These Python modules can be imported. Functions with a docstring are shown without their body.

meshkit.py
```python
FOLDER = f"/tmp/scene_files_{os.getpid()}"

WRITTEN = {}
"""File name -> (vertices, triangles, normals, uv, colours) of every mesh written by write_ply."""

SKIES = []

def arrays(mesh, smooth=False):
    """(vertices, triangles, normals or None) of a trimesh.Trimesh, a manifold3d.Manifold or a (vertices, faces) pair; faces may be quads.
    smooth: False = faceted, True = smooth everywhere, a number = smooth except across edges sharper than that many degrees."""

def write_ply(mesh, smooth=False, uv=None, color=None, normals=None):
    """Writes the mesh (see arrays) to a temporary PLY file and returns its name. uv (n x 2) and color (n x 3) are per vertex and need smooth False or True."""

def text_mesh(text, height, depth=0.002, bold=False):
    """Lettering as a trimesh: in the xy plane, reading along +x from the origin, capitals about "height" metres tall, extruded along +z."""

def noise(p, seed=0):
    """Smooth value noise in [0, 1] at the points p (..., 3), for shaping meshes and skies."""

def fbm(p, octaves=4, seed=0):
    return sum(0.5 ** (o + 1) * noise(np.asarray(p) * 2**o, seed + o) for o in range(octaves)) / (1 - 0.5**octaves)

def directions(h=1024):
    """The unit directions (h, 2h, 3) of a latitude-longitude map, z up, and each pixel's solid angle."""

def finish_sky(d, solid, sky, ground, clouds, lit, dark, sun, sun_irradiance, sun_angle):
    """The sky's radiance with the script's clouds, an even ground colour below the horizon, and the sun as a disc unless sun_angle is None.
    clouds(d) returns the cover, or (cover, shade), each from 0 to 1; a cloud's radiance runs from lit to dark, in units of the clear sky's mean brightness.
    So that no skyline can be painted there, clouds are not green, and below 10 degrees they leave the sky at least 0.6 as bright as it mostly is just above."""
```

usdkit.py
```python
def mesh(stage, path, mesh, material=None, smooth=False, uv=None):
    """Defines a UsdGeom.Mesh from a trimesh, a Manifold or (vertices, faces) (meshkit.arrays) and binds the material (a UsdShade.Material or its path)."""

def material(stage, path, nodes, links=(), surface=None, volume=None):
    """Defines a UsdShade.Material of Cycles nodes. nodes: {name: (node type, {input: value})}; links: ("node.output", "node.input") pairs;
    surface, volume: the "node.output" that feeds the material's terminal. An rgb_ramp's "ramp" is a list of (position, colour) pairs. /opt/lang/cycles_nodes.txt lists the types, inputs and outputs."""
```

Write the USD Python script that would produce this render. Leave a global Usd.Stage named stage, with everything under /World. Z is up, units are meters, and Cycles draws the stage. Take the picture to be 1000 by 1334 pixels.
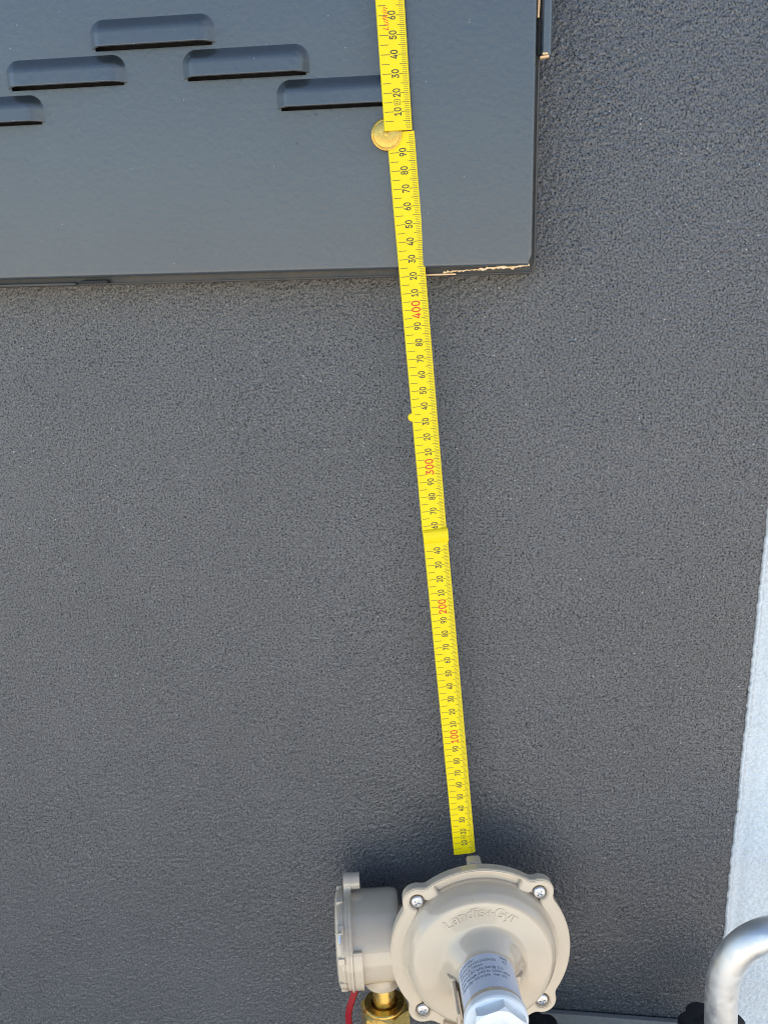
import math
import numpy as np, trimesh, manifold3d as m3, usdkit, meshkit
from scipy.ndimage import gaussian_filter
from shapely.geometry import Polygon, Point, box as sbox, LineString
from shapely.ops import unary_union
from pxr import Usd, UsdGeom, UsdLux, UsdShade, Gf, Sdf

stage = Usd.Stage.CreateInMemory()
UsdGeom.SetStageUpAxis(stage, UsdGeom.Tokens.z)
UsdGeom.SetStageMetersPerUnit(stage, 1.0)
UsdGeom.Xform.Define(stage, '/World')
stage.SetDefaultPrim(stage.GetPrimAtPath('/World'))
UsdGeom.Scope.Define(stage, '/World/Looks')

# ------------------------------------------------------------------ camera
EXPOSURE = 1.52
right = Gf.Vec3d(0.99235, 0.11985, -0.02860)
down = Gf.Vec3d(0.0075, -0.2904, -0.9569)
fwd = Gf.Vec3d(-0.12298, 0.94935, -0.28911)
CAM = (0.0257, -0.5688, 0.4330)
cam = UsdGeom.Camera.Define(stage, '/World/camera')
cam.AddTransformOp().Set(Gf.Matrix4d(right[0], right[1], right[2], 0, -down[0], -down[1], -down[2], 0,
                                     -fwd[0], -fwd[1], -fwd[2], 0, CAM[0], CAM[1], CAM[2], 1))
cam.CreateHorizontalApertureAttr(36.0)
cam.CreateVerticalApertureAttr(36.0 * 1334 / 1000)
cam.CreateFocalLengthAttr(36.0 * 1.12015)
cam.CreateClippingRangeAttr(Gf.Vec2f(0.01, 300))
cam.CreateExposureAttr(EXPOSURE)

# ------------------------------------------------------------------ sky and sun (the sun stands behind the wall)
SUN_EL, SUN_AZ = math.radians(47), math.radians(55)       # azimuth = atan2(x, y)
sd = np.array([math.sin(SUN_AZ) * math.cos(SUN_EL), math.cos(SUN_AZ) * math.cos(SUN_EL), math.sin(SUN_EL)])
dome = UsdLux.DomeLight.Define(stage, '/World/sky')
dome.GetPrim().SetCustomDataByKey('kind', 'structure')
skym = usdkit.material(stage, '/World/Looks/sky_material', {
    's': ('sky_texture', {'sky_type': 'single_scattering', 'sun_disc': False, 'sun_elevation': SUN_EL, 'sun_rotation': SUN_AZ}),
    'b': ('background_shader', {'strength': 0.10})}, [('s.color', 'b.color')], surface='b.background')
UsdShade.MaterialBindingAPI.Apply(dome.GetPrim()).Bind(skym)
sun = UsdLux.DistantLight.Define(stage, '/World/sun')
sun.CreateIntensityAttr(1.2)
sun.CreateAngleAttr(0.5)
sun.CreateNormalizeAttr(True) if hasattr(sun, 'CreateNormalizeAttr') else None
sun.CreateColorAttr(Gf.Vec3f(1.0, 0.95, 0.86))
zc = sd; xc = np.cross([0, 0, 1], zc); xc /= np.linalg.norm(xc); yc = np.cross(zc, xc)
sun.AddTransformOp().Set(Gf.Matrix4d(*xc, 0, *yc, 0, *zc, 0, 0, 0, 0, 1))

# ------------------------------------------------------------------ helpers
USED = {}


def numbered(path):
    n = USED.get(path, -1) + 1
    USED[path] = n
    return path if n == 0 else f'{path}_{n:03d}'


class Thing:
    def __init__(self, name, label, category, origin, group=None):
        self.path = numbered('/World/' + name)
        self.o = np.array(origin, float)
        x = UsdGeom.Xform.Define(stage, self.path)
        x.AddTranslateOp().Set(Gf.Vec3d(*map(float, origin)))
        p = x.GetPrim()
        p.SetCustomDataByKey('label', label)
        p.SetCustomDataByKey('category', category)
        if group:
            p.SetCustomDataByKey('group', group)


def arr(mesh):
    if hasattr(mesh, 'to_mesh'):
        m = mesh.to_mesh()
        return trimesh.Trimesh(np.array(m.vert_properties[:, :3]), np.array(m.tri_verts), process=False)
    return mesh


def part(parent, name, mesh, mat, smooth=30, label=None, kind=None, at=None):
    """one Mesh prim; parent is a Thing or (Thing, path of a part)."""
    th, base = parent if isinstance(parent, tuple) else (parent, parent.path)
    t = arr(mesh).copy()
    t.vertices = np.asarray(t.vertices) - th.o
    path = numbered(base + '/' + name)
    g = usdkit.mesh(stage, path, t, '/World/Looks/' + mat, smooth=smooth)
    if label:
        g.GetPrim().SetCustomDataByKey('label', label)
    if kind:
        g.GetPrim().SetCustomDataByKey('kind', kind)
    return (th, path)


def xf(mesh, M):
    t = arr(mesh).copy()
    t.apply_transform(M)
    return t


def frame(o, x, y, z):
    M = np.eye(4)
    M[:3, 0], M[:3, 1], M[:3, 2], M[:3, 3] = x, y, z, o
    return M


def lathe(profile, n=96):
    """profile: (r, z) pairs, revolved about z."""
    return trimesh.creation.revolve(np.array(profile, float), sections=n)


def cat(*ms):
    return trimesh.util.concatenate([arr(m) for m in ms])


def rbox(sx, sy, sz, r, seg=8):
    """box with rounded edges, centred."""
    s = m3.Manifold.sphere(r, seg * 2)
    c = [s.translate([(sx / 2 - r) * a, (sy / 2 - r) * b, (sz / 2 - r) * d]) for a in (-1, 1) for b in (-1, 1) for d in (-1, 1)]
    return m3.Manifold.batch_hull(c)


def tube(path, r, n=28, cap=True):
    path = np.asarray(path, float)
    T = np.gradient(path, axis=0); T /= np.linalg.norm(T, axis=1)[:, None]
    up = np.array([0.03, 1, 0.02]); V, F = [], []
    rr = np.broadcast_to(r, len(path))
    for k, (p, t) in enumerate(zip(path, T)):
        a = np.cross(t, up); a /= np.linalg.norm(a); b = np.cross(t, a)
        for j in range(n):
            th = 2 * math.pi * j / n
            V.append(p + rr[k] * (a * math.cos(th) + b * math.sin(th)))
    for k in range(len(path) - 1):
        for j in range(n):
            q = [k * n + j, k * n + (j + 1) % n, (k + 1) * n + (j + 1) % n, (k + 1) * n + j]
            F += [[q[0], q[1], q[2]], [q[0], q[2], q[3]]]
    if cap:
        V += [path[0], path[-1]]
        c0, c1, e = len(V) - 2, len(V) - 1, (len(path) - 1) * n
        for j in range(n):
            F += [[c0, (j + 1) % n, j], [c1, e + j, e + (j + 1) % n]]
    t = trimesh.Trimesh(np.array(V), np.array(F), process=False)
    t.fix_normals()
    return t


def bez(pts, n=40):
    """smooth curve through the points."""
    from scipy.interpolate import CubicSpline
    p = np.array(pts, float)
    d = np.r_[0, np.cumsum(np.linalg.norm(np.diff(p, axis=0), axis=1))]
    return CubicSpline(d, p)(np.linspace(0, d[-1], n))


def extrude(poly, h, bevel=0.0):
    """polygon (z = 0..h) with a small chamfer round the upper edge."""
    geoms = getattr(poly, 'geoms', [poly])
    out = []
    for g in geoms:
        if g.is_empty:
            continue
        if bevel:
            out.append(trimesh.creation.extrude_polygon(g, h - bevel, engine='earcut'))
            steps = 3
            for k in range(steps):      # stacked thin slabs read as a rounded edge
                a = (k + 1) / steps
                gi = g.buffer(-bevel * (1 - math.cos(a * math.pi / 2)))
                for q in getattr(gi, 'geoms', [gi]):
                    if q.is_empty:
                        continue
                    z0 = h - bevel + bevel * math.sin((k) / steps * math.pi / 2)
                    z1 = h - bevel + bevel * math.sin(a * math.pi / 2)
                    s = trimesh.creation.extrude_polygon(q, z1 - z0 + 1e-5, engine='earcut')
                    s.apply_translation([0, 0, z0 - 1e-5])
                    out.append(s)
        else:
            out.append(trimesh.creation.extrude_polygon(g, h, engine='earcut'))
    return cat(*out)


def manifold(t):
    t = arr(t).copy(); t.merge_vertices()
    return m3.Manifold(m3.Mesh(np.asarray(t.vertices, np.float32), np.asarray(t.faces, np.uint32)))


# ------------------------------------------------------------------ materials
def mat(name, color, rough=0.5, metal=0.0, var=None, var_scale=40, bump=None, rough_var=0.0, spec=0.5, coat=0.0, coat_rough=0.1, specks=None):
    """var: second colour mixed in by noise; bump: list of (scale, distance) noise layers."""
    N = {'geo': ('geometry', {}), 'p': ('principled_bsdf', {'base_color': color, 'roughness': rough, 'metallic': metal, 'specular_ior_level': spec,
                                                             'coat_weight': coat, 'coat_roughness': coat_rough})}
    L = []
    if var is not None:
        N['n'] = ('noise_texture', {'scale': var_scale, 'detail': 5, 'roughness': 0.6})
        N['r'] = ('rgb_ramp', {'ramp': [(0.3, color), (0.72, var)]})
        L += [('geo.position', 'n.vector'), ('n.fac', 'r.fac'), ('r.color', 'p.base_color')]
    if rough_var:
        N['nr'] = ('noise_texture', {'scale': var_scale * 2.3, 'detail': 4})
        N['mr'] = ('map_range', {'from_min': 0.3, 'from_max': 0.7, 'to_min': max(rough - rough_var, 0.02), 'to_max': rough + rough_var})
        L += [('geo.position', 'nr.vector'), ('nr.fac', 'mr.value'), ('mr.result', 'p.roughness')]
    if specks:                      # sparse dots of another colour: dust grains, tiny chips
        src = 'r.color'
        for k, (sc, share, size, col) in enumerate(specks):
            N[f'sv{k}'] = ('voronoi_texture', {'scale': sc}); N[f'sc{k}'] = ('separate_color', {})
            N[f'sg{k}'] = ('math', {'math_type': 'greater_than', 'value2': 1 - share}); N[f'sn{k}'] = ('math', {'math_type': 'less_than', 'value2': size})
            N[f'sm{k}'] = ('math', {'math_type': 'multiply'}); N[f'sx{k}'] = ('mix_color', {'b': col})
            L += [('geo.position', f'sv{k}.vector'), (f'sv{k}.color', f'sc{k}.color'), (f'sc{k}.r', f'sg{k}.value1'), (f'sv{k}.distance', f'sn{k}.value1'),
                  (f'sg{k}.value', f'sm{k}.value1'), (f'sn{k}.value', f'sm{k}.value2'), (f'sm{k}.value', f'sx{k}.fac'), (src, f'sx{k}.a')]
            src = f'sx{k}.result'
        L = [l for l in L if l[1] != 'p.base_color'] + [(src, 'p.base_color')]
    last = None
    for k, (s, d) in enumerate(bump or []):
        N[f'bn{k}'] = ('noise_texture', {'scale': s, 'detail': 3})
        N[f'b{k}'] = ('bump', {'distance': d, 'strength': 1.0})
        L += [('geo.position', f'bn{k}.vector'), (f'bn{k}.fac', f'b{k}.height')]
        if last:
            L.append((last, f'b{k}.normal'))
        last = f'b{k}.normal'
    if last:
        L.append((last, 'p.normal'))
    return usdkit.material(stage, '/World/Looks/' + name, N, L, surface='p.BSDF')


# dark stucco: charcoal paint over sand render, fine dark and pale grain noise, small pale specks, brown dust with painted-in shade below the meter box
usdkit.material(stage, '/World/Looks/dark_stucco', {
    'geo': ('geometry', {}),
    'n1': ('noise_texture', {'scale': 9, 'detail': 6, 'roughness': 0.6}),
    'r1': ('rgb_ramp', {'ramp': [(0.3, (0.026, 0.028, 0.031)), (0.7, (0.041, 0.042, 0.046))]}),
    'n2': ('noise_texture', {'scale': 780, 'detail': 4, 'roughness': 0.75}),
    'r2': ('rgb_ramp', {'ramp': [(0.35, (0.12, 0.12, 0.12)), (0.45, (0.75, 0.75, 0.75)), (0.56, (1.1, 1.1, 1.1)), (0.68, (2.3, 2.3, 2.3))]}),
    'mul': ('mix_color', {'blend_type': 'multiply', 'fac': 1.0, 'use_clamp': False}),
    'v': ('voronoi_texture', {'scale': 330, 'feature': 'f1'}),
    'w': ('separate_color', {}),
    'pick': ('math', {'math_type': 'greater_than', 'value2': 0.93}),
    'near': ('math', {'math_type': 'less_than', 'value2': 0.13}),
    'spk': ('math', {'math_type': 'multiply'}),
    'speck': ('mix_color', {'b': (0.36, 0.36, 0.35)}),
    'sep': ('separate_xyz', {}),
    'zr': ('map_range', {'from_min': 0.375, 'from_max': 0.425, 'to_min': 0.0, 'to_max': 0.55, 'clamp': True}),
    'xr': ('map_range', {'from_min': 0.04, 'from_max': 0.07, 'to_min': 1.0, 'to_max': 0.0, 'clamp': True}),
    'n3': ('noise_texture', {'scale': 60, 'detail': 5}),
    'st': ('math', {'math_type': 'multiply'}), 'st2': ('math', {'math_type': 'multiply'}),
    'dirt_shade': ('mix_color', {'b': (0.050, 0.037, 0.022)}),  # brown dust tint, darkened to carry the shade under the box
    'rc': ('rgb_ramp', {'ramp': [(0.35, (0.05, 0.05, 0.05)), (0.46, (0.55, 0.55, 0.55)), (0.58, (0.8, 0.8, 0.8)), (0.66, (1, 1, 1))]}),
    'rs': ('map_range', {'from_min': 0.38, 'from_max': 0.55, 'to_min': 0.1, 'to_max': 1.0, 'clamp': True}),
    'bn': ('noise_texture', {'scale': 1500, 'detail': 3}),
    'b': ('bump', {'distance': 0.0005, 'strength': 0.8}),
    'p': ('principled_bsdf', {'roughness': 0.40, 'specular_ior_level': 1.0, 'coat_weight': 1.0, 'coat_roughness': 0.40, 'coat_ior': 1.65})},
    [('geo.position', 'n1.vector'), ('geo.position', 'n2.vector'), ('geo.position', 'v.vector'), ('geo.position', 'n3.vector'), ('geo.position', 'bn.vector'),
     ('n1.fac', 'r1.fac'), ('n2.fac', 'r2.fac'), ('n2.fac', 'rc.fac'), ('rc.color', 'p.coat_weight'), ('n2.fac', 'rs.value'), ('rs.result', 'p.specular_ior_level'), ('r1.color', 'mul.a'), ('r2.color', 'mul.b'),
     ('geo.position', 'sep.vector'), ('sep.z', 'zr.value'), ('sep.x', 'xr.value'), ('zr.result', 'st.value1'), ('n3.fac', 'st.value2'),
     ('st.value', 'st2.value1'), ('xr.result', 'st2.value2'), ('st2.value', 'dirt_shade.fac'), ('mul.result', 'dirt_shade.a'),
     ('v.color', 'w.color'), ('w.r', 'pick.value1'), ('v.distance', 'near.value1'), ('pick.value', 'spk.value1'), ('near.value', 'spk.value2'),
     ('spk.value', 'speck.fac'), ('dirt_shade.result', 'speck.a'), ('speck.result', 'p.base_color'),
     ('bn.fac', 'b.height'), ('b.normal', 'p.normal'), ('b.normal', 'p.coat_normal')], surface='p.BSDF')
mat('white_stucco', (0.50, 0.53, 0.535), 0.85, var=(0.71, 0.73, 0.73), var_scale=620, bump=[(900, 0.0004)])
mat('meter_box_paint', (0.031, 0.039, 0.045), 0.33, spec=0.9, specks=[(330, 0.03, 0.11, (0.20, 0.20, 0.195)), (170, 0.012, 0.14, (0.006, 0.006, 0.006))], var=(0.038, 0.047, 0.053), var_scale=14, bump=[(300, 0.00022), (900, 0.00006)], rough_var=0.05, coat=0.65, coat_rough=0.22)
mat('frame_paint', (0.036, 0.037, 0.038), 0.42, var=(0.07, 0.058, 0.045), var_scale=70, bump=[(500, 0.0002)])
mat('bare_primer', (0.74, 0.44, 0.19), 0.5, var=(0.80, 0.60, 0.36), var_scale=300)
mat('dark_inside', (0.015, 0.015, 0.016), 0.8)
mat('ruler_yellow', (0.80, 0.59, 0.0015), 0.4, spec=0.35, var=(0.84, 0.64, 0.002), var_scale=90, bump=[(700, 0.00004)])
mat('black_ink', (0.045, 0.042, 0.03), 0.6)
mat('red_ink', (0.62, 0.055, 0.01), 0.55)
mat('polished_brass', (0.95, 0.66, 0.20), 0.25, 1.0, var=(0.88, 0.56, 0.14), var_scale=160, rough_var=0.08, bump=[(1200, 0.00003)])
mat('worn_brass', (0.80, 0.52, 0.13), 0.20, 1.0, var=(0.62, 0.40, 0.11), var_scale=420, rough_var=0.09, bump=[(900, 0.00005)])
mat('regulator_paint', (0.59, 0.470, 0.330), 0.25, specks=[(260, 0.03, 0.09, (0.20, 0.16, 0.11))], var=(0.62, 0.490, 0.340), var_scale=30, bump=[(260, 0.00008)], rough_var=0.05, coat=1.0, coat_rough=0.07)
mat('white_plastic', (0.80, 0.81, 0.80), 0.35, var=(0.74, 0.76, 0.75), var_scale=150)
mat('label_paper', (0.62, 0.64, 0.70), 0.45, var=(0.58, 0.60, 0.66), var_scale=200)
mat('label_ink', (0.05, 0.055, 0.08), 0.6)
mat('zinc', (0.72, 0.73, 0.74), 0.36, 1.0, var=(0.6, 0.61, 0.62), var_scale=800)
mat('aluminium', (0.80, 0.79, 0.76), 0.46, 1.0, var=(0.70, 0.69, 0.66), var_scale=60, rough_var=0.1, bump=[(500, 0.00008)])
mat('black_plastic', (0.012, 0.012, 0.013), 0.32, bump=[(600, 0.0001)])
mat('galvanised', (0.16, 0.155, 0.145), 0.6, 0.0, var=(0.22, 0.21, 0.19), var_scale=180, rough_var=0.1)
mat('concrete', (0.27, 0.245, 0.215), 0.8, var=(0.33, 0.30, 0.26), var_scale=120)
mat('red_rubber', (0.27, 0.003, 0.008), 0.3)
mat('paving', (0.47, 0.41, 0.34), 0.85, var=(0.56, 0.50, 0.42), var_scale=3)

# ------------------------------------------------------------------ ground and walls
GZ = -1.30
WALL_TOP = 1.95
g = trimesh.Trimesh([[-60, -60, GZ], [60, -60, GZ], [60, 60, GZ], [-60, 60, GZ]], [[0, 1, 2], [0, 2, 3]], process=False)
gp = usdkit.mesh(stage, '/World/ground', g, '/World/Looks/paving')
gp.GetPrim().SetCustomDataByKey('kind', 'structure')

EDGE = 0.2065       # where the charcoal render stops


def stucco_sheet(x0, x1, z0, z1, step, amp, seed, edge_fn=None, fade=(1, 1, 1, 1)):
    """a gridded render surface facing -y with real grain, height in -y."""
    nx, nz = int((x1 - x0) / step) + 1, int((z1 - z0) / step) + 1
    rng = np.random.default_rng(seed)
    r = rng.standard_normal((nz, nx)).astype(np.float32)

    def band(s):
        b = gaussian_filter(r if s < 2 else rng.standard_normal((nz, nx)).astype(np.float32), s)
        return b / b.std()
    a = band(0.65)
    b = gaussian_filter(rng.standard_normal((nz, nx)).astype(np.float32), 1.0); b /= b.std()
    c = gaussian_filter(rng.standard_normal((nz, nx)).astype(np.float32), 6); c /= c.std()
    d = gaussian_filter(rng.standard_normal((nz, nx)).astype(np.float32), 40); d /= d.std()
    grain = np.tanh(0.9 * (0.75 * a + 0.55 * b)) * (1 + 0.15 * c)
    h = amp * (grain + 0.05 * c + 0.3 * d)
    X, Z = np.meshgrid(np.linspace(x0, x1, nx), np.linspace(z0, z1, nz))
    if edge_fn is not None:
        X = x0 + (X - x0) * ((edge_fn(Z[:, :1]) - x0) / (x1 - x0))
    m = 0.02
    w = np.ones_like(X)
    lim = [(X - x0) / m, (x1 - X) / m, (Z - z0) / m, (z1 - Z) / m]
    for f, l in zip(fade, lim):
        if f:
            w *= np.clip(l, 0, 1)
    Y = -h * w
    V = np.stack([X, Y, Z], -1).reshape(-1, 3)
    i = (np.arange(nz - 1)[:, None] * nx + np.arange(nx - 1)[None]).ravel()
    F = np.vstack([np.stack([i, i + 1, i + nx + 1], 1), np.stack([i, i + nx + 1, i + nx], 1)])
    return trimesh.Trimesh(V, F, process=False)


def ring(x0, x1, z0, z1, X0, X1, Z0, Z1, y=0.0):
    """flat sheet X0..X1 by Z0..Z1 facing -y with the window x0..x1, z0..z1 left out (edges coinciding are skipped)."""
    out = []
    for a, b, c, d in ((X0, x0, Z0, Z1), (x1, X1, Z0, Z1), (x0, x1, Z0, z0), (x0, x1, z1, Z1)):
        if b - a > 1e-6 and d - c > 1e-6:
            out.append(trimesh.Trimesh([[a, y, c], [b, y, c], [b, y, d], [a, y, d]], [[0, 1, 2], [0, 2, 3]], process=False))
    return cat(*out)


er = np.random.default_rng(5)
ez = np.linspace(-1.4, 1.4, 2801)
en = gaussian_filter(er.standard_normal(2801), 1.2); en /= en.std()
en2 = gaussian_filter(er.standard_normal(2801), 12); en2 /= en2.std()


def edge_fn(z):
    return EDGE + np.interp(z, ez, 0.00028 * en + 0.00016 * en2)


dw = Thing('dark_wall', 'charcoal painted sand-textured stucco wall behind the meter box and yellow ruler', 'wall', (0, 0, GZ))
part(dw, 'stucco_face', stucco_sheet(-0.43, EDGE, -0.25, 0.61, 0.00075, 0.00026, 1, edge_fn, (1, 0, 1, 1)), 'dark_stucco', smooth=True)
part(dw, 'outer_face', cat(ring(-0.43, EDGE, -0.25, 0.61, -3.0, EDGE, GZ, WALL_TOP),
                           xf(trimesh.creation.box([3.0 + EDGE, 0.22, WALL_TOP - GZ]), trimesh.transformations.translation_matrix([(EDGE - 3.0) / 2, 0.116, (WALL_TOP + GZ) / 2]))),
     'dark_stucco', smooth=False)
# the torn paint edge stands 3 mm proud of the white render
zz = np.arange(-0.30, 0.661, 0.001)
ex = edge_fn(zz)
V = np.vstack([np.stack([ex, np.full_like(ex, -0.0002), zz], 1), np.stack([ex + 0.0003, np.full_like(ex, 0.006), zz], 1)])
n = len(zz); i = np.arange(n - 1)
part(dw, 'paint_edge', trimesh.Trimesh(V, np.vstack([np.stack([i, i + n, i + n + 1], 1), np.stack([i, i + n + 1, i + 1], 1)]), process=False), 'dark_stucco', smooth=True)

ww = Thing('white_wall', 'white painted stucco wall at the right, beside the charcoal wall', 'wall', (EDGE, 0, GZ))
ws = stucco_sheet(EDGE - 0.004, 0.30, -0.25, 0.34, 0.00075, 0.00036, 2, None, (0, 1, 1, 1))
vv = np.array(ws.vertices)
t_ = vv[:, 0] - edge_fn(vv[:, 2])
bead = np.exp(-((t_ - 0.0022) / 0.0016) ** 2) * 0.0022 - np.exp(-((t_ - 0.0085) / 0.004) ** 2) * 0.0012   # ridge of render along the join, hollow beside it
vv[:, 1] += 0.0022 - bead
ws.vertices = vv
part(ww, 'stucco_face', ws, 'white_stucco', smooth=True)
part(ww, 'outer_face', cat(ring(EDGE - 0.004, 0.30, -0.25, 0.34, EDGE - 0.004, 3.0, GZ, WALL_TOP, 0.0022),
                           xf(trimesh.creation.box([3.0 - EDGE, 0.22, WALL_TOP - GZ]), trimesh.transformations.translation_matrix([(EDGE + 3.0) / 2, 0.118, (WALL_TOP + GZ) / 2]))),
     'white_stucco', smooth=False)

# ------------------------------------------------------------------ meter box
DX0, DX1, DZ0, DZ1 = -0.52, 0.0488, 0.4232, 0.80
DY = -0.034
mb = Thing('meter_box', 'charcoal painted metal meter box with louvred door, mounted on the wall above', 'meter box', (-0.235, 0, DZ0))
FM = lambda y: frame([0, y, 0], [1, 0, 0], [0, 0, 1], [0, -1, 0])        # (x, z) drawings extruded towards -y


def rrect(x0, x1, y0, y1, r):
    return sbox(x0 + r, y0 + r, x1 - r, y1 - r).buffer(r, quad_segs=5)


LW, LH, LP = 0.0752, 0.0155, 0.0075
LOUV = [(-0.2790, 0.5139), (-0.2250, 0.5328), (-0.1700, 0.5512), (-0.1160, 0.5328), (-0.0615, 0.5144), (-0.0070 - 0.0003, 0.4960 + 0.002),
        (-0.3330, 0.495), (-0.2250, 0.5698), (-0.1160, 0.5698), (-0.1700, 0.5882)]
LOUV = LOUV[:5] + [(-0.333, 0.4955)]
door2d = rrect(DX0, DX1, DZ0, DZ1, 0.0022)
slots = [sbox(x - LW / 2 + 0.0025, z - 0.0012, x + LW / 2 - 0.0025, z + 0.0055) for x, z in LOUV]
door = xf(extrude(door2d.difference(unary_union(slots)), 0.004, 0.0), FM(-0.030 + 0.0))
edge = door2d.exterior
# folded rim: rounded front corner rings round the sheet
def rim(poly, r, y_front, depth):
    rings, k = [], 7
    for a in np.linspace(0, math.pi / 2, k):
        p = poly.buffer(-r * (1 - math.sin(a)), join_style=1)
        rings.append((np.array(p.exterior.coords)[:-1], y_front + r * (1 - math.cos(a))))
    N = 260
    V = []
    from shapely.geometry import LinearRing
    for c, y in rings + [(rings[-1][0], y_front + depth)]:
        lr = LinearRing(c)
        # resample by angle-free fractional length starting from the lowest-left corner
        pts = np.array([lr.interpolate(s, normalized=True).coords[0] for s in np.linspace(0, 1, N, endpoint=False)])
        j = np.argmin(pts.sum(1)); pts = np.roll(pts, -j, axis=0)
        V.append(np.stack([pts[:, 0], np.full(N, y), pts[:, 1]], 1))
    F = []
    for a in range(len(V) - 1):
        for j in range(N):
            q = [a * N + j, a * N + (j + 1) % N, (a + 1) * N + (j + 1) % N, (a + 1) * N + j]
            F += [[q[0], q[1], q[2]], [q[0], q[2], q[3]]]
    t = trimesh.Trimesh(np.vstack(V), F, process=False)
    return t


R_ = 0.0022
inner = door2d.buffer(-R_)
sheet = xf(extrude(inner.difference(unary_union(slots)), 0.0012), FM(DY + 0.0012))
dp = part(mb, 'door', cat(sheet, rim(door2d, R_, DY, 0.0075)), 'meter_box_paint', smooth=40)


def louver(cx, z0):
    """a pressed hood, closed at the top and sides, open below."""
    ns, nt = 76, 26
    S, T = np.meshgrid(np.linspace(-LW / 2, LW / 2, ns), np.linspace(0, LH, nt))
    R = 0.0085
    # distance inwards from an outline whose upper corners are round
    qx = np.abs(S) - (LW / 2 - R); qt = T - (LH - R)
    outside = np.hypot(np.maximum(qx, 0), np.maximum(qt, 0)) + np.minimum(np.maximum(qx, qt), 0) - R
    d = np.clip(-outside, 0, None)
    bx = np.clip(d / 0.0085, 0, 1)
    h = LP * np.sin(bx * math.pi / 2) ** 1.15
    h *= 1 - 0.16 * np.clip(T / LH, 0, 1)
    out = np.stack([cx + S, DY - h + 0.0003, z0 + T], -1).reshape(-1, 3)
    inn = np.stack([cx + S * 0.985, DY - np.clip(h - 0.0011, -0.0004, None) + 0.0003, z0 + T - 0.0006 * (T > 0)], -1).reshape(-1, 3)
    i = (np.arange(nt - 1)[:, None] * ns + np.arange(ns - 1)[None]).ravel()
    q = np.vstack([np.stack([i, i + 1, i + ns + 1], 1), np.stack([i, i + ns + 1, i + ns], 1)])
    k = len(out); j = np.arange(ns - 1)
    lip = np.vstack([np.stack([j, j + k, j + k + 1], 1), np.stack([j, j + k + 1, j + 1], 1)])
    return trimesh.Trimesh(np.vstack([out, inn]), np.vstack([q, q[:, ::-1] + k, lip]), process=False)


for x, z in LOUV:
    part(dp, 'louver', louver(x, z), 'meter_box_paint', smooth=True)
# frame and body behind the door
fr2 = rrect(DX0 - 0.003, DX1 + 0.0026, DZ0 - 0.0052, DZ1 + 0.004, 0.0025)
part(mb, 'frame', cat(xf(extrude(fr2, 0.0022), FM(-0.0235)), rim(fr2, 0.0012, -0.0270, 0.0265)), 'frame_paint', smooth=40)
part(mb, 'dark_interior', xf(extrude(door2d.buffer(-0.004), 0.0012), FM(-0.0262)), 'dark_inside', smooth=False)
# a drainage notch tab under the frame at the left
part(mb, 'drain_tab', xf(rbox(0.018, 0.004, 0.0022, 0.0006), frame([-0.2255, -0.0281, 0.4203], [1, 0, 0.006], [0, 1, 0], [0, 0, 1])), 'dark_inside', smooth=30)
part(mb, 'frame_lip', xf(rbox(0.22, 0.003, 0.0018, 0.0006), frame([-0.348, -0.0284, 0.4196], [1, 0, -0.002], [0, 1, 0], [0, 0, 1])), 'frame_paint', smooth=30)
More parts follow.
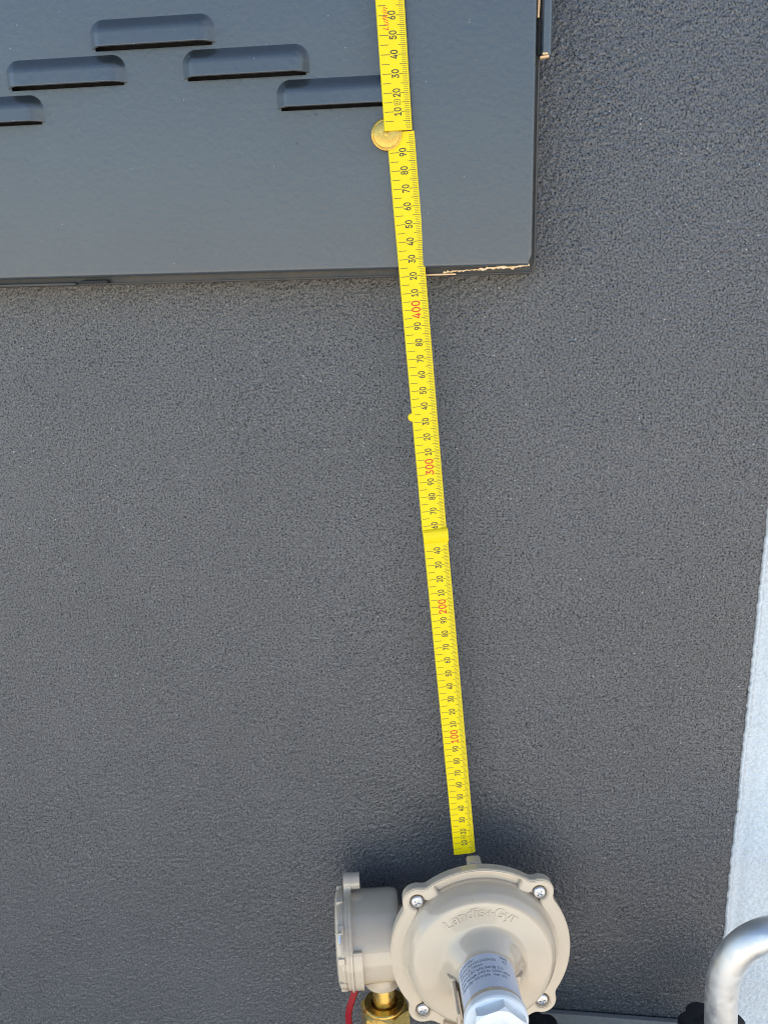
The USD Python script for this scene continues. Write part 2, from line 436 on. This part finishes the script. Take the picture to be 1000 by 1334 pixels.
# hinge barrel on the right
hx = 0.0545
hb = part(mb, 'hinge', xf(lathe([(0, 0), (0.0027, 0), (0.0030, 0.0004), (0.0030, 0.119), (0.0026, 0.12), (0, 0.12)], 28), frame([hx, -0.0290, 0.5352], [1, 0, 0], [0, 1, 0], [0, 0, 1])), 'meter_box_paint', smooth=40)
part(hb, 'hinge_leaf', xf(rbox(0.0052, 0.0016, 0.118, 0.0005), frame([0.0522, -0.0276, 0.5352 + 0.060], [1, 0, 0], [0, 1, 0], [0, 0, 1])), 'dark_inside', smooth=30)
rg = np.random.default_rng(11)


def chip(p0, p1, w0, w1, y, n=26, seed=0):
    """an irregular flake of bare primer between two points of a front edge."""
    r = np.random.default_rng(seed)
    s = np.linspace(0, 1, n)
    c = np.array(p0)[None] * (1 - s[:, None]) + np.array(p1)[None] * s[:, None]
    w = 0.7 * (w0 + (w1 - w0) * r.random(n) ** 2); w[[0, -1]] = 0.0001
    o = (r.random(n) - 0.5) * w0
    up = np.stack([c[:, 0], c[:, 1] + o + w / 2], 1); lo = np.stack([c[:, 0], c[:, 1] + o - w / 2], 1)
    poly = Polygon(np.vstack([lo, up[::-1]])).buffer(0)
    return xf(extrude(poly, 0.0003), FM(y))


part(mb, 'chipped_edge', xf(rbox(0.026, 0.0012, 0.0010, 0.0003), frame([-0.0092, -0.0277, 0.4192], [1, 0, 0.004], [0, 1, 0], [0, 0, 1])), 'bare_primer', smooth=30)
part(mb, 'paint_chip', chip((-0.004, 0.4205), (0.020, 0.4217), 0.0006, 0.0022, -0.0292, seed=1), 'bare_primer', smooth=False, label='cream bare strip where paint flaked from the door edge')
part(mb, 'paint_chip', chip((0.018, 0.4219), (0.040, 0.4226), 0.0011, 0.0034, -0.0322, seed=2), 'bare_primer', smooth=False)
part(mb, 'paint_chip', chip((0.036, 0.4221), (0.0475, 0.4236), 0.0009, 0.0026, -0.0324, seed=3), 'bare_primer', smooth=False)
part(mb, 'paint_chip', xf(rbox(0.0050, 0.0040, 0.0012, 0.0004), frame([0.0535, -0.0298, 0.5346], [1, 0, 0.1], [0, 1, 0], [0, 0, 1])), 'bare_primer', smooth=30)
part(mb, 'paint_chip', xf(rbox(0.0030, 0.0016, 0.0010, 0.0003), frame([0.0538, -0.0318, 0.5360], [1, 0, 0], [0, 1, 0], [0, 0, 1])), 'bare_primer', smooth=30)
part(mb, 'paint_chip', xf(rbox(0.0012, 0.0010, 0.016, 0.0003), frame([0.0500, -0.0294, 0.5625], [1, 0, 0], [0, 1, 0], [0.03, 0, 1])), 'bare_primer', smooth=30)

# ------------------------------------------------------------------ folding ruler
RW = 0.0160
ru = Thing('folding_ruler', 'yellow folding ruler with millimetre scale standing upright from regulator to meter box', 'ruler', (0.0, -0.03, 0.0))
TC = {}


def glyphs(text, h, sx, bold=False, depth=0.00006):
    k = (text, h, sx, bold)
    if k not in TC:
        t = meshkit.text_mesh(text, h, depth, bold)
        t.apply_scale([sx, 1, 1])
        b = t.bounds
        t.apply_translation([-(b[0, 0] + b[1, 0]) / 2, -(b[0, 1] + b[1, 1]) / 2, 0])
        TC[k] = t
    return TC[k].copy()


def slab(x0, x1, y0, y1, z0=0.0, h=0.00005):
    b = trimesh.creation.box([x1 - x0, y1 - y0, h])
    b.apply_translation([(x0 + x1) / 2, (y0 + y1) / 2, z0 + h / 2])
    return b


BEV = 0.0118          # the flat runs to here, then the face slopes to the thin edge
TH, TE = 0.0019, 0.0010


def face_z(x):
    return np.where(x < BEV, 0.0, -(x - BEV) / (RW - BEV) * (TH - TE))


def drape(t):
    v = np.array(t.vertices); v[:, 2] += face_z(v[:, 0]); t.vertices = v
    return t


def section(o, a, tau, lean, scale, t0, t1, numbers, logo=False):
    """local: x across, y along, z out of the face (0 = face)."""
    d = np.array([math.sin(a), lean, math.cos(a)]); d /= np.linalg.norm(d)
    w = np.array([math.cos(a), math.tan(tau), -math.sin(a)]); w -= d * (w @ d); w /= np.linalg.norm(w)
    nrm = np.cross(w, d)
    M = frame(o, w, d * scale, nrm)
    M = M @ trimesh.transformations.translation_matrix([0, -t0 / 1000, 0])
    y0, y1 = t0 / 1000, t1 / 1000
    e = 0.00035
    prof = Polygon([(e, -TH), (0, -TH + e), (0, -e), (e * 0.3, -e * 0.3), (e, 0), (BEV, 0), (RW - e * 0.6, -(TH - TE)), (RW - 0.0001, -(TH - TE) - e * 0.4), (RW, -(TH - TE) - e), (RW, -TH + e * 0.6), (RW - e, -TH)])
    body = trimesh.creation.extrude_polygon(prof, y1 - y0, engine='earcut')       # x, z drawn; extruded along
    body.apply_transform(frame([0, y1, 0], [1, 0, 0], [0, 0, 1], [0, -1, 0]))
    sp = part(ru, 'ruler_section', xf(body, M), 'ruler_yellow', smooth=25)
    marks, red = [], []
    lo, hi = max(t0, 1), t1
    for t in range(int(math.ceil(lo)), int(hi) + 1):
        if abs(t - 250) < 6.5 or t in (0, 500) or t > t1 - 1 and t1 < 600 and t1 != 244:
            continue
        y = t / 1000
        if t % 5 == 0:
            x1 = 0.0061 if t % 10 == 0 else 0.0054
            marks.append(slab(0.0008, x1, y - 0.00016, y + 0.00016))
        xs = 0.0104 if t % 10 == 0 else 0.0110 if t % 5 == 0 else 0.0124
        wd = 0.00010 if t % 5 else 0.00016
        s = [slab(xs, BEV, y - wd, y + wd)] if xs < BEV else []
        s.append(slab(max(xs, BEV), 0.0153, y - wd, y + wd))
        for q in s:
            marks.append(drape(q))
    rotm = frame([0, 0, 0], [0, 1, 0], [-1, 0, 0], [0, 0, 1])
    for t, txt in numbers:
        bigred = len(txt) == 3
        gm = glyphs(txt, 0.0050 if bigred else 0.0039, 0.84 if bigred else 0.72, True)
        gm.apply_transform(rotm); gm.apply_translation([0.0082, t / 1000, 0.00001])
        (red if bigred else marks).append(gm)
    # class mark: small rounded frame with bars
    z = {0: 15, 500: 515}.get(int(round(t0 + 0.4)) if t0 < 1 else 500 if t0 >= 498 else -1)
    if z:
        fr = rrect(-0.0017, 0.0017, -0.0016, 0.0016, 0.0006)
        cm = [extrude(fr.difference(fr.buffer(-0.00026)), 0.00005)]
        for k in (-0.0005, 0.0005):
            cm.append(slab(-0.0009, 0.0009, k - 0.00016, k + 0.00016))
        c = cat(*cm); c.apply_translation([0.0082, z / 1000, 0.00001]); marks.append(c)
    part(sp, 'scale_marks', xf(cat(*marks), M), 'black_ink', smooth=False, kind='stuff')
    for rn in red:
        part(sp, 'red_number', xf(rn, M), 'red_ink', smooth=False, label='red hundred number')
    if logo:
        gm = glyphs('Lufkin', 0.0030, 1.0, False)
        v = np.array(gm.vertices); v[:, 0] += 0.35 * v[:, 1]; gm.vertices = v
        gm.apply_transform(rotm); gm.apply_translation([0.0046, 0.5585, 0.00001])
        part(sp, 'maker_mark', xf(gm, M), 'red_ink', smooth=False, label='slanted red maker name')
    return M, sp


def tens(a, b):
    out = []
    for t in range(a, b + 1, 10):
        k = t % 100
        if t == 250:
            continue
        out.append((t, str(t) if k == 0 else str(k)))
    return out


M1, s1 = section([0.0006, -0.0265, -0.0002], -0.0734, 0.1546, -0.032, 1.0158, 0, 246, tens(10, 240))
M2, s2 = section([-0.0191 + 0.00068, -0.0345, 0.2604 - 0.0053], -0.0677, 0.1812, -0.0167, 0.9894, 254.6, 501, tens(260, 490))
M3, s3 = section([-0.0356, -0.0424, 0.4989], -0.0472, 0.2244, 0.0, 0.9747, 500, 640, tens(510, 630), logo=True)
# knuckle between the first two sections: a smooth swelling over the joint
kn = []
Mk = M1.copy()
prof = [(0.0, -0.0022), (0.0, 0.0004), (0.0015, 0.0012), (0.0040, 0.0017), (0.0065, 0.0017), (0.0085, 0.0010), (0.0098, 0.0003), (0.0098, -0.0022)]
prof = [(0.0006 + a * 0.88, b) for a, b in prof]
kp = Polygon(prof).buffer(0.0004, quad_segs=3).buffer(-0.0002, quad_segs=3)
kb = trimesh.creation.extrude_polygon(kp, RW + 0.0004, engine='earcut')
kb.apply_transform(frame([0.0000, 0.2453, 0], [0, 1, 0], [0, 0, 1], [1, 0, 0]))
part(ru, 'hinge_knuckle', xf(kb, Mk), 'ruler_yellow', smooth=50)
# round brass joint plate between sections two and three, with pivot and slot
disc = lathe([(0, 0.00155), (0.0010, 0.00155), (0.0014, 0.0014), (0.0015, 0.0006), (0.0020, 0.0006), (0.0021, 0.00150), (0.0045, 0.00145), (0.0066, 0.00125), (0.0072, 0.0010), (0.0074, 0.0006), (0.0079, 0.0006), (0.0082, 0.0009), (0.0087, 0.0007), (0.0089, 0.0002), (0.0088, -0.0006), (0, -0.0006)][::-1], 72)
md = manifold(disc)
slot = m3.Manifold.cube([0.0005, 0.0032, 0.001], True).translate([0, 0, 0.0017]).rotate([0, 0, 40])
Md = M2 @ trimesh.transformations.translation_matrix([-0.0002, 0.5004, 0.0])
Dp = part(ru, 'brass_joint_plate', xf(md - slot, Md), 'worn_brass', smooth=35)
# small catch stud on the left edge
st = lathe([(0, 0.0004), (0.0020, 0.0004), (0.0026, 0.0001), (0.0028, -0.0004), (0.0028, -0.0016), (0, -0.0016)][::-1], 40)
part(ru, 'catch_stud', xf(st, M2 @ trimesh.transformations.translation_matrix([0.0002, 0.3335, -0.0003])), 'ruler_yellow', smooth=35)

# ------------------------------------------------------------------ gas regulator (local frame: u right, v up, n towards the viewer)
C = np.array([0.0210, -0.0600, -0.0561])
RS = 0.98
Ux, Vx, Nx = np.array([0.9856, 0.1674, 0.0223]), np.array([-0.0402, 0.1046, 0.9937]), np.array([0.1640, -0.9803, 0.1099])
MR = frame(C, Ux * RS, Vx * RS, Nx * RS)
gr = Thing('gas_regulator', 'beige painted gas regulator with round lettered dome, below the ruler', 'gas regulator', tuple(C))
RP = 'regulator_paint'
L = lambda m: xf(m, MR)
RF = 0.0672
lobe_at = [(0.045 * a, 0.045 * b) for a in (-1, 1) for b in (-1, 1)]
outline = unary_union([Point(0, 0).buffer(RF, quad_segs=48)] + [unary_union([Point(x, y).buffer(0.0108, quad_segs=16), Point(x * 0.86, y * 0.86).buffer(0.0135, quad_segs=16)]) for x, y in lobe_at])
outline = outline.buffer(0.008, quad_segs=10).buffer(-0.008, quad_segs=10)
# recesses between the lobes: a long crescent at each side, shallow pockets round the screws
def crescent(mid, half, r0=0.0585, r1=0.0648):
    a = np.radians(np.linspace(mid - half, mid + half, 40))
    p = Polygon(np.vstack([np.stack([r1 * np.cos(a), r1 * np.sin(a)], 1), np.stack([r0 * np.cos(a), r0 * np.sin(a)], 1)[::-1]]))
    return p.buffer(-0.001).buffer(0.001)
pockets = [crescent(90, 30), crescent(270, 28)]
for x, y in lobe_at:
    p = Polygon([(x, y), (x * 0.86 - y * 0.20, y * 0.86 + x * 0.20), (x * 0.86 + y * 0.20, y * 0.86 - x * 0.20)]).union(Point(x, y).buffer(0.0062))
    pockets.append(p.buffer(0.003).buffer(-0.0042).union(Point(x, y).buffer(0.0056)))
fl_low = extrude(outline, 0.0040, 0.0)
fl_low.apply_translation([0, 0, -0.0078])
fl_top = extrude(outline.difference(unary_union(pockets)), 0.0038, 0.0018)
fl_top.apply_translation([0, 0, -0.004 + 0.0003])
fl = part(gr, 'flange', L(cat(fl_low, fl_top)), RP, smooth=30)
back = lathe([(0, -0.036), (0.026, -0.036), (0.040, -0.030), (0.050, -0.018), (0.054, -0.0076), (0, -0.0076)], 96)
part(gr, 'back_cover', L(back), RP, smooth=35)


def smooth_profile(pts, n=120, k=0.0012):
    p = np.array(pts, float)
    d = np.r_[0, np.cumsum(np.linalg.norm(np.diff(p, axis=0), axis=1))]
    s = np.linspace(0, d[-1], n * 4)
    q = np.stack([np.interp(s, d, p[:, 0]), np.interp(s, d, p[:, 1])], 1)
    from scipy.ndimage import gaussian_filter1d
    sg = k / (s[1] - s[0])
    q2 = gaussian_filter1d(q, sg, axis=0, mode='nearest')
    q2[0], q2[-1] = q[0], q[-1]
    return q2[::4].tolist() + [q[-1].tolist()]


dome_p = smooth_profile([(0.0585, -0.003), (0.0574, 0.0025), (0.0540, 0.0095), (0.0510, 0.0128), (0.0490, 0.0134), (0.0360, 0.0143), (0.0325, 0.0147), (0.0295, 0.0160), (0.0272, 0.0185),
                          (0.0245, 0.0218), (0.0222, 0.0240), (0.0206, 0.0252), (0.0203, 0.0266), (0.0202, 0.0645)])
dp2 = lathe([(0, 0.064)] [0:0] + dome_p + [(0, 0.0645)], 128)
dm = part(gr, 'dome', L(dp2), RP, smooth=40)
# raised lettering along the upper curve of the dome
def arc_text(text, h, r, a_mid, depth, sx=1.0, spacing=0.0):
    t = meshkit.text_mesh(text, h, depth, True)
    t.apply_scale([sx, 1, 1])
    b = t.bounds; t.apply_translation([-(b[0, 0] + b[1, 0]) / 2, 0, 0])
    v = np.array(t.vertices)
    ang = math.radians(a_mid) - v[:, 0] / r
    rr = r + v[:, 1]
    t.vertices = np.stack([rr * np.cos(ang), rr * np.sin(ang), v[:, 2]], 1)
    return t
tx = arc_text('Landis+Gyr', 0.0068, 0.0395, 91, 0.0011, 1.02)
tv = np.array(tx.vertices); tv[:, 2] += 0.0134 + (0.049 - np.hypot(tv[:, 0], tv[:, 1])) * 0.07 - 0.0006; tx.vertices = tv
part(dm, 'raised_lettering', L(tx), RP, smooth=20)
# sealing eyes and the long rib beside the neck
def eyelet():
    e = extrude(Point(0, 0).buffer(0.0036, quad_segs=10).union(sbox(-0.0036, -0.004, 0.004, 0)).difference(Point(0, 0).buffer(0.0012)), 0.0030, 0.0006)
    return e
for s in (-1, 1):
    e = xf(eyelet(), frame([s * 0.0225, -0.001, 0.0285], [0, 0, 1], [-s, 0, 0], [0, -s * 1.0, 0]) if False else frame([s * 0.0232, -0.003, 0.0215], [s, 0, 0], [0, 0, 1], [0, -s, 0] if s > 0 else [0, 1, 0]))
    part(dm, 'seal_eye', L(e), RP, smooth=30)
for u0, u1, va, vb, na, nb_ in ((-0.0246, -0.0222, -0.015, -0.002, 0.012, 0.056), (-0.0206, -0.0180, -0.024, -0.009, 0.012, 0.062)):
    part(dm, 'rib', L(rbox(u1 - u0, vb - va, nb_ - na, 0.0007).translate([(u0 + u1) / 2, (va + vb) / 2, (na + nb_) / 2])), RP, smooth=30)
# paper label wrapped on the neck, with its print
RL = 0.02035
A0, A1, N0, N1 = 171, 8, 0.0272, 0.0600
aa = np.radians(np.linspace(A0, A1, 60))
V = np.vstack([np.stack([RL * np.cos(aa), RL * np.sin(aa), np.full(60, z)], 1) for z in (N0, N1)])
i = np.arange(59)
lab = trimesh.Trimesh(V, np.vstack([np.stack([i, i + 60, i + 61], 1), np.stack([i, i + 61, i + 1], 1)]), process=False)
lp = part(gr, 'paper_label', L(lab), 'label_paper', smooth=True)
lines = ['Landis+Gyr                        DM2', 'Model: 3215124GA2S      AU', 'Orifice 2.75mm', 'Outlet 2.87 kPa Set @ 3.5', 'Inlet Range 140 to 1000 kPa', 'Capacity: 10 m3/h  Ver. 01']
pr = []
for k, s in enumerate(lines):
    t = meshkit.text_mesh(s, 0.0021, 0.00005)
    t.apply_scale([1.02, 1, 1])
    v = np.array(t.vertices)
    ang = math.radians(A0 - 9) - v[:, 0] / RL
    nn = N0 + 0.0040 + 0.0037 * k - v[:, 1]
    rr = RL + 0.00004 + v[:, 2]
    keep = ang > math.radians(A1 + 2)
    t.vertices = np.stack([rr * np.cos(ang), rr * np.sin(ang), nn], 1)
    t.update_faces(keep[t.faces].all(1)); t.remove_unreferenced_vertices()
    pr.append(t)
part(lp, 'label_print', L(cat(*pr)), 'label_ink', smooth=False, kind='stuff')
# white plug: collar and hexagon with a hexagonal socket
def hexa(r, rot=0):
    return Polygon([(r * math.cos(math.radians(60 * k + rot)), r * math.sin(math.radians(60 * k + rot))) for k in range(6)])
collar = lathe(smooth_profile([(0.0200, 0.0635), (0.0216, 0.0642), (0.0216, 0.0690), (0.0205, 0.0702), (0.010, 0.0704), (0.010, 0.0640)], 60, 0.0004), 96)
hx_ = manifold(xf(extrude(hexa(0.0196, 16), 0.0085), trimesh.transformations.translation_matrix([0, 0, 0.0702])))
cone = manifold(lathe([(0, 0.068), (0.0225, 0.068), (0.0225, 0.0745), (0.0165, 0.0795), (0, 0.0795)], 72))
sock = manifold(xf(extrude(hexa(0.0118, 16), 0.008), trimesh.transformations.translation_matrix([0, 0, 0.0738])))
cp = part(gr, 'cap', L(xf(cat(collar, ((hx_ ^ cone) - sock)), trimesh.transformations.translation_matrix([0, 0, 0.0000]))), 'white_plastic', smooth=30)


# pan-head cross screws
def screw(r=0.0047):
    head = manifold(lathe([(0, -0.004), (r, -0.004), (r, 0.0004), (r * 0.96, 0.0010), (r * 0.82, 0.0017), (r * 0.5, 0.0021), (0, 0.0022)], 40))
    for a in (20, 110):
        head = head - m3.Manifold.cube([r * 1.05, r * 0.26, 0.003], True).translate([0, 0, 0.0023]).rotate([0, 0, a])
    return arr(head)
for k, (x, y) in enumerate(lobe_at):
    part(gr, 'screw', L(xf(screw(), trimesh.transformations.translation_matrix([x, y, -0.0015]) @ trimesh.transformations.rotation_matrix(k * 0.7, [0, 0, 1]))), 'zinc', smooth=30)
# vent stub on top that carries the ruler
part(gr, 'vent_stub', xf(rbox(0.0104, 0.0092, 0.0200, 0.0018), frame([0.0152, -0.0290, -0.0104], [0.985, 0.17, 0], [-0.17, 0.985, 0], [0, 0, 1])), RP, smooth=35)
# inlet body at the left: a cylinder lying along u with a bolted cover at its end
v0, n0 = -0.0038, -0.0340
ML = lambda m: L(xf(m, frame([0, v0, n0], [0, 1, 0], [0, 0, -1], [-1, 0, 0])))       # lathe z runs towards -u
body = lathe(smooth_profile([(0, 0.0582), (0.0315, 0.0582), (0.0330, 0.0602), (0.0336, 0.0640), (0.0340, 0.0900), (0.0340, 0.0985), (0, 0.0985)], 90, 0.0012), 96)
part(gr, 'inlet_body', ML(body), RP, smooth=45)
nb = lathe([(0, 0.02), (0.020, 0.02), (0.020, 0.063), (0, 0.063)], 48)
part(gr, 'bridge', ML(nb), RP, smooth=45)
ta = np.radians(np.linspace(-72, -190, 40))
thick = xf(extrude(Polygon(np.vstack([[[0, 0]], np.stack([0.0368 * np.cos(ta), 0.0368 * np.sin(ta)], 1)])).buffer(0.0008), 0.0065, 0.0), trimesh.transformations.translation_matrix([0, 0, 0.0878]))
coverset = [thick]
covout = unary_union([Point(0, 0).buffer(0.0372, quad_segs=32)] + [Point(0.0425 * math.cos(a), 0.0425 * math.sin(a)).buffer(0.0065) for a in np.radians([12, 102])])
covout = covout.buffer(0.004).buffer(-0.004)
cf = extrude(covout, 0.0056, 0.0006); cf.apply_translation([0, 0, 0.0942])
cv = part(gr, 'inlet_cover', ML(cat(thick, cf, lathe(smooth_profile([(0.0362, 0.0995), (0.0357, 0.1040), (0.0338, 0.1065), (0.030, 0.1072), (0, 0.1085), (0, 0.0995)], 60, 0.0008), 72))), RP, smooth=35)
for a in np.radians([12, 102]):
    part(cv, 'boss', ML(xf(lathe([(0, 0.0870), (0.0058, 0.0870), (0.0062, 0.0876), (0.0062, 0.0945), (0, 0.0945)], 28), trimesh.transformations.translation_matrix([0.0425 * math.cos(a), 0.0425 * math.sin(a), 0]))), RP, smooth=35)
# window slot with a bright strip in the rim of the cover
for r0_, z0_, z1_ in ((0.0386, 0.0950, 0.0966), (0.0366, 0.1012, 0.1026)):
    part(cv, 'flange_step', ML(lathe([(0.030, z0_), (r0_, z0_), (r0_, z1_), (0.030, z1_), (0.030, z0_)], 72)), RP, smooth=30)
for a in np.radians([-150, -115, -80, -45, -10, 25, 60]):
    nb2 = rbox(0.0034, 0.0052, 0.0052, 0.0008).translate([0.0358, 0, 0.1030]).rotate([0, 0, math.degrees(a)])
    part(cv, 'cover_lug', ML(nb2), RP, smooth=30)
for dv in (0.0062, -0.0062):
    part(cv, 'slot_bar', L(xf(rbox(0.0062, 0.0014, 0.0040, 0.0005), frame([-0.1035, v0 + 0.022 + dv * 0.82, n0 + 0.0290 + dv * 0.57], [1, 0, 0], [0, 0.82, -0.57], [0, 0.57, 0.82]))), RP, smooth=30)
part(cv, 'rim_slot', L(xf(rbox(0.0022, 0.0085, 0.0022, 0.00108), frame([-0.1035, v0 + 0.022, n0 + 0.0305], [1, 0, 0], [0, 0.82, -0.57], [0, 0.57, 0.82]))), 'zinc', smooth=30)
# boss pointing down from the inlet body, brass tail and nut
MB = lambda m: L(xf(m, frame([-0.0738, -0.0100, n0 + 0.001], [1, 0, 0], [0, 0, 1], [0, -1, 0])))   # lathe z runs down
part(gr, 'inlet_boss', MB(lathe(smooth_profile([(0.0150, 0.004), (0.0152, 0.030), (0.0147, 0.0335), (0.0130, 0.0350), (0, 0.0350)], 60, 0.0008), 64)), RP, smooth=45)
bt = part(gr, 'brass_tail', MB(lathe([(0, 0.030), (0.0088, 0.030), (0.0088, 0.056), (0.0095, 0.0565), (0.0095, 0.074), (0, 0.074)], 64)), 'polished_brass', smooth=35)
nut = manifold(xf(extrude(hexa(0.0200, 18), 0.030), trimesh.transformations.translation_matrix([0, 0, 0.0545])))
ncone = manifold(lathe([(0, 0.050), (0.0160, 0.0545), (0.0215, 0.0585), (0.0215, 0.080), (0.016, 0.0845), (0, 0.0845)], 72))
nhole = manifold(lathe([(0, 0.04), (0.0104, 0.04), (0.0104, 0.062), (0, 0.062)], 48))
ncol = manifold(lathe([(0, 0.0530), (0.0158, 0.0530), (0.0164, 0.0536), (0.0164, 0.057), (0, 0.057)], 64))
part(gr, 'brass_nut', MB(((nut ^ ncone) + ncol) - nhole), 'polished_brass', smooth=30)
part(gr, 'gas_pipe', MB(lathe([(0, 0.083), (0.0125, 0.083), (0.0125, 0.40), (0, 0.40)], 40)), 'polished_brass', smooth=35)

# ------------------------------------------------------------------ red strap under the inlet cover
def ribbon(path, side, w, th):
    path = np.asarray(path, float); side = np.asarray(side, float) / np.linalg.norm(side)
    T = np.gradient(path, axis=0); T /= np.linalg.norm(T, axis=1)[:, None]
    Nn = np.cross(T, side); Nn /= np.linalg.norm(Nn, axis=1)[:, None]
    V = []
    sec = [(-1, -.6), (-.85, -1), (.85, -1), (1, -.6), (1, .6), (.85, 1), (-.85, 1), (-1, .6)]
    for p, nn in zip(path, Nn):
        for a, b in sec:
            V.append(p + side * a * w / 2 + nn * b * th / 2)
    k = len(sec); F = []
    for a in range(len(path) - 1):
        for j in range(k):
            q = [a * k + j, a * k + (j + 1) % k, (a + 1) * k + (j + 1) % k, (a + 1) * k + j]
            F += [[q[0], q[1], q[2]], [q[0], q[2], q[3]]]
    for e in (0, (len(path) - 1) * k):
        for j in range(1, k - 1):
            F.append([e, e + j, e + j + 1])
    t = trimesh.Trimesh(np.array(V), F, process=False); t.fix_normals()
    return t
rs = Thing('red_strap', 'glossy red plastic strap hanging from the left cover of the regulator', 'strap', (-0.0756, -0.055, -0.09))
pth = bez([(-0.0700, -0.0480, -0.0840), (-0.0722, -0.0500, -0.0980), (-0.0764, -0.0515, -0.1150), (-0.0802, -0.0520, -0.1290), (-0.0800, -0.0500, -0.1500), (-0.0760, -0.0480, -0.1900)], 40)
part(rs, 'strap_band', ribbon(pth, (0.92, -0.3, 0.1), 0.0052, 0.0024), 'red_rubber', smooth=40)

# ------------------------------------------------------------------ bracket, black knobs and the bent tube
bk = Thing('wall_bracket', 'pale grey metal ledge fixed to the charcoal wall between two black knobs', 'bracket', (0.125, 0, -0.17))
part(bk, 'ledge', xf(rbox(0.165, 0.120, 0.006, 0.001), frame([0.1200, -0.0625, -0.1775], [1, 0, 0.0], [0, 1, 0], [0, 0, 1])), 'concrete', smooth=30)  # unseen front depth added to hold ground bounce off the lower wall
part(bk, 'back_strip', xf(rbox(0.165, 0.0045, 0.012, 0.0008), frame([0.1200, -0.0035, -0.1710], [1, 0, 0.0], [0, 1, 0], [0, 0, 1])), 'galvanised', smooth=30)


def lobed(r, lobes, depth):
    a = np.linspace(0, 2 * math.pi, 180, endpoint=False)
    rr = r * (1 - depth * (0.5 + 0.5 * np.cos(lobes * a)) ** 2)
    return Polygon(np.stack([rr * np.cos(a), rr * np.sin(a)], 1))


def knob(th, x, y, z, r, lobes, depth, h, rot):
    Mx = frame([x, y, z], [math.cos(rot), math.sin(rot), 0], [-math.sin(rot), math.cos(rot), 0], [0, 0, 1])
    part(th, 'grip', xf(extrude(lobed(r, lobes, depth), h, 0.003), Mx), 'black_plastic', smooth=35)
    part(th, 'hub', xf(lathe([(0, h), (r * 0.5, h), (r * 0.46, h + 0.003), (r * 0.2, h + 0.0036), (0, h + 0.0036)], 40), Mx), 'black_plastic', smooth=35)
    part(th, 'stem', xf(lathe([(0, -0.03), (r * 0.3, -0.03), (r * 0.3, 0), (0, 0)], 30), Mx), 'galvanised', smooth=35)


k1 = Thing('valve_knob', 'black faceted valve knob half hidden behind the lower right of regulator', 'valve knob', (0.066, -0.036, -0.165))
knob(k1, 0.0640, -0.0400, -0.1640, 0.0190, 6, 0.16, 0.0200, 0.2)
k2 = Thing('valve_knob', 'black lobed valve knob behind the foot of the bent silver tube', 'valve knob', (0.192, -0.045, -0.16))
knob(k2, 0.1900, -0.0560, -0.1330, 0.0255, 8, 0.10, 0.0200, 0.1)
tb = Thing('bent_tube', 'dull silver aluminium tube bent over in a quarter turn at the lower right', 'tube', (0.187, -0.08, -0.12))
tp = bez([(0.1885, -0.0800, -0.2400), (0.1870, -0.0800, -0.1500), (0.1860, -0.0800, -0.0834), (0.1845, -0.0800, -0.0600), (0.1870, -0.0800, -0.0330), (0.1975, -0.0800, -0.0140), (0.2140, -0.0800, -0.0040), (0.2350, -0.0800, -0.0030), (0.2600, -0.0800, -0.0100)], 90)
part(tb, 'tube_body', tube(tp, 0.0108, 40), 'aluminium', smooth=40)
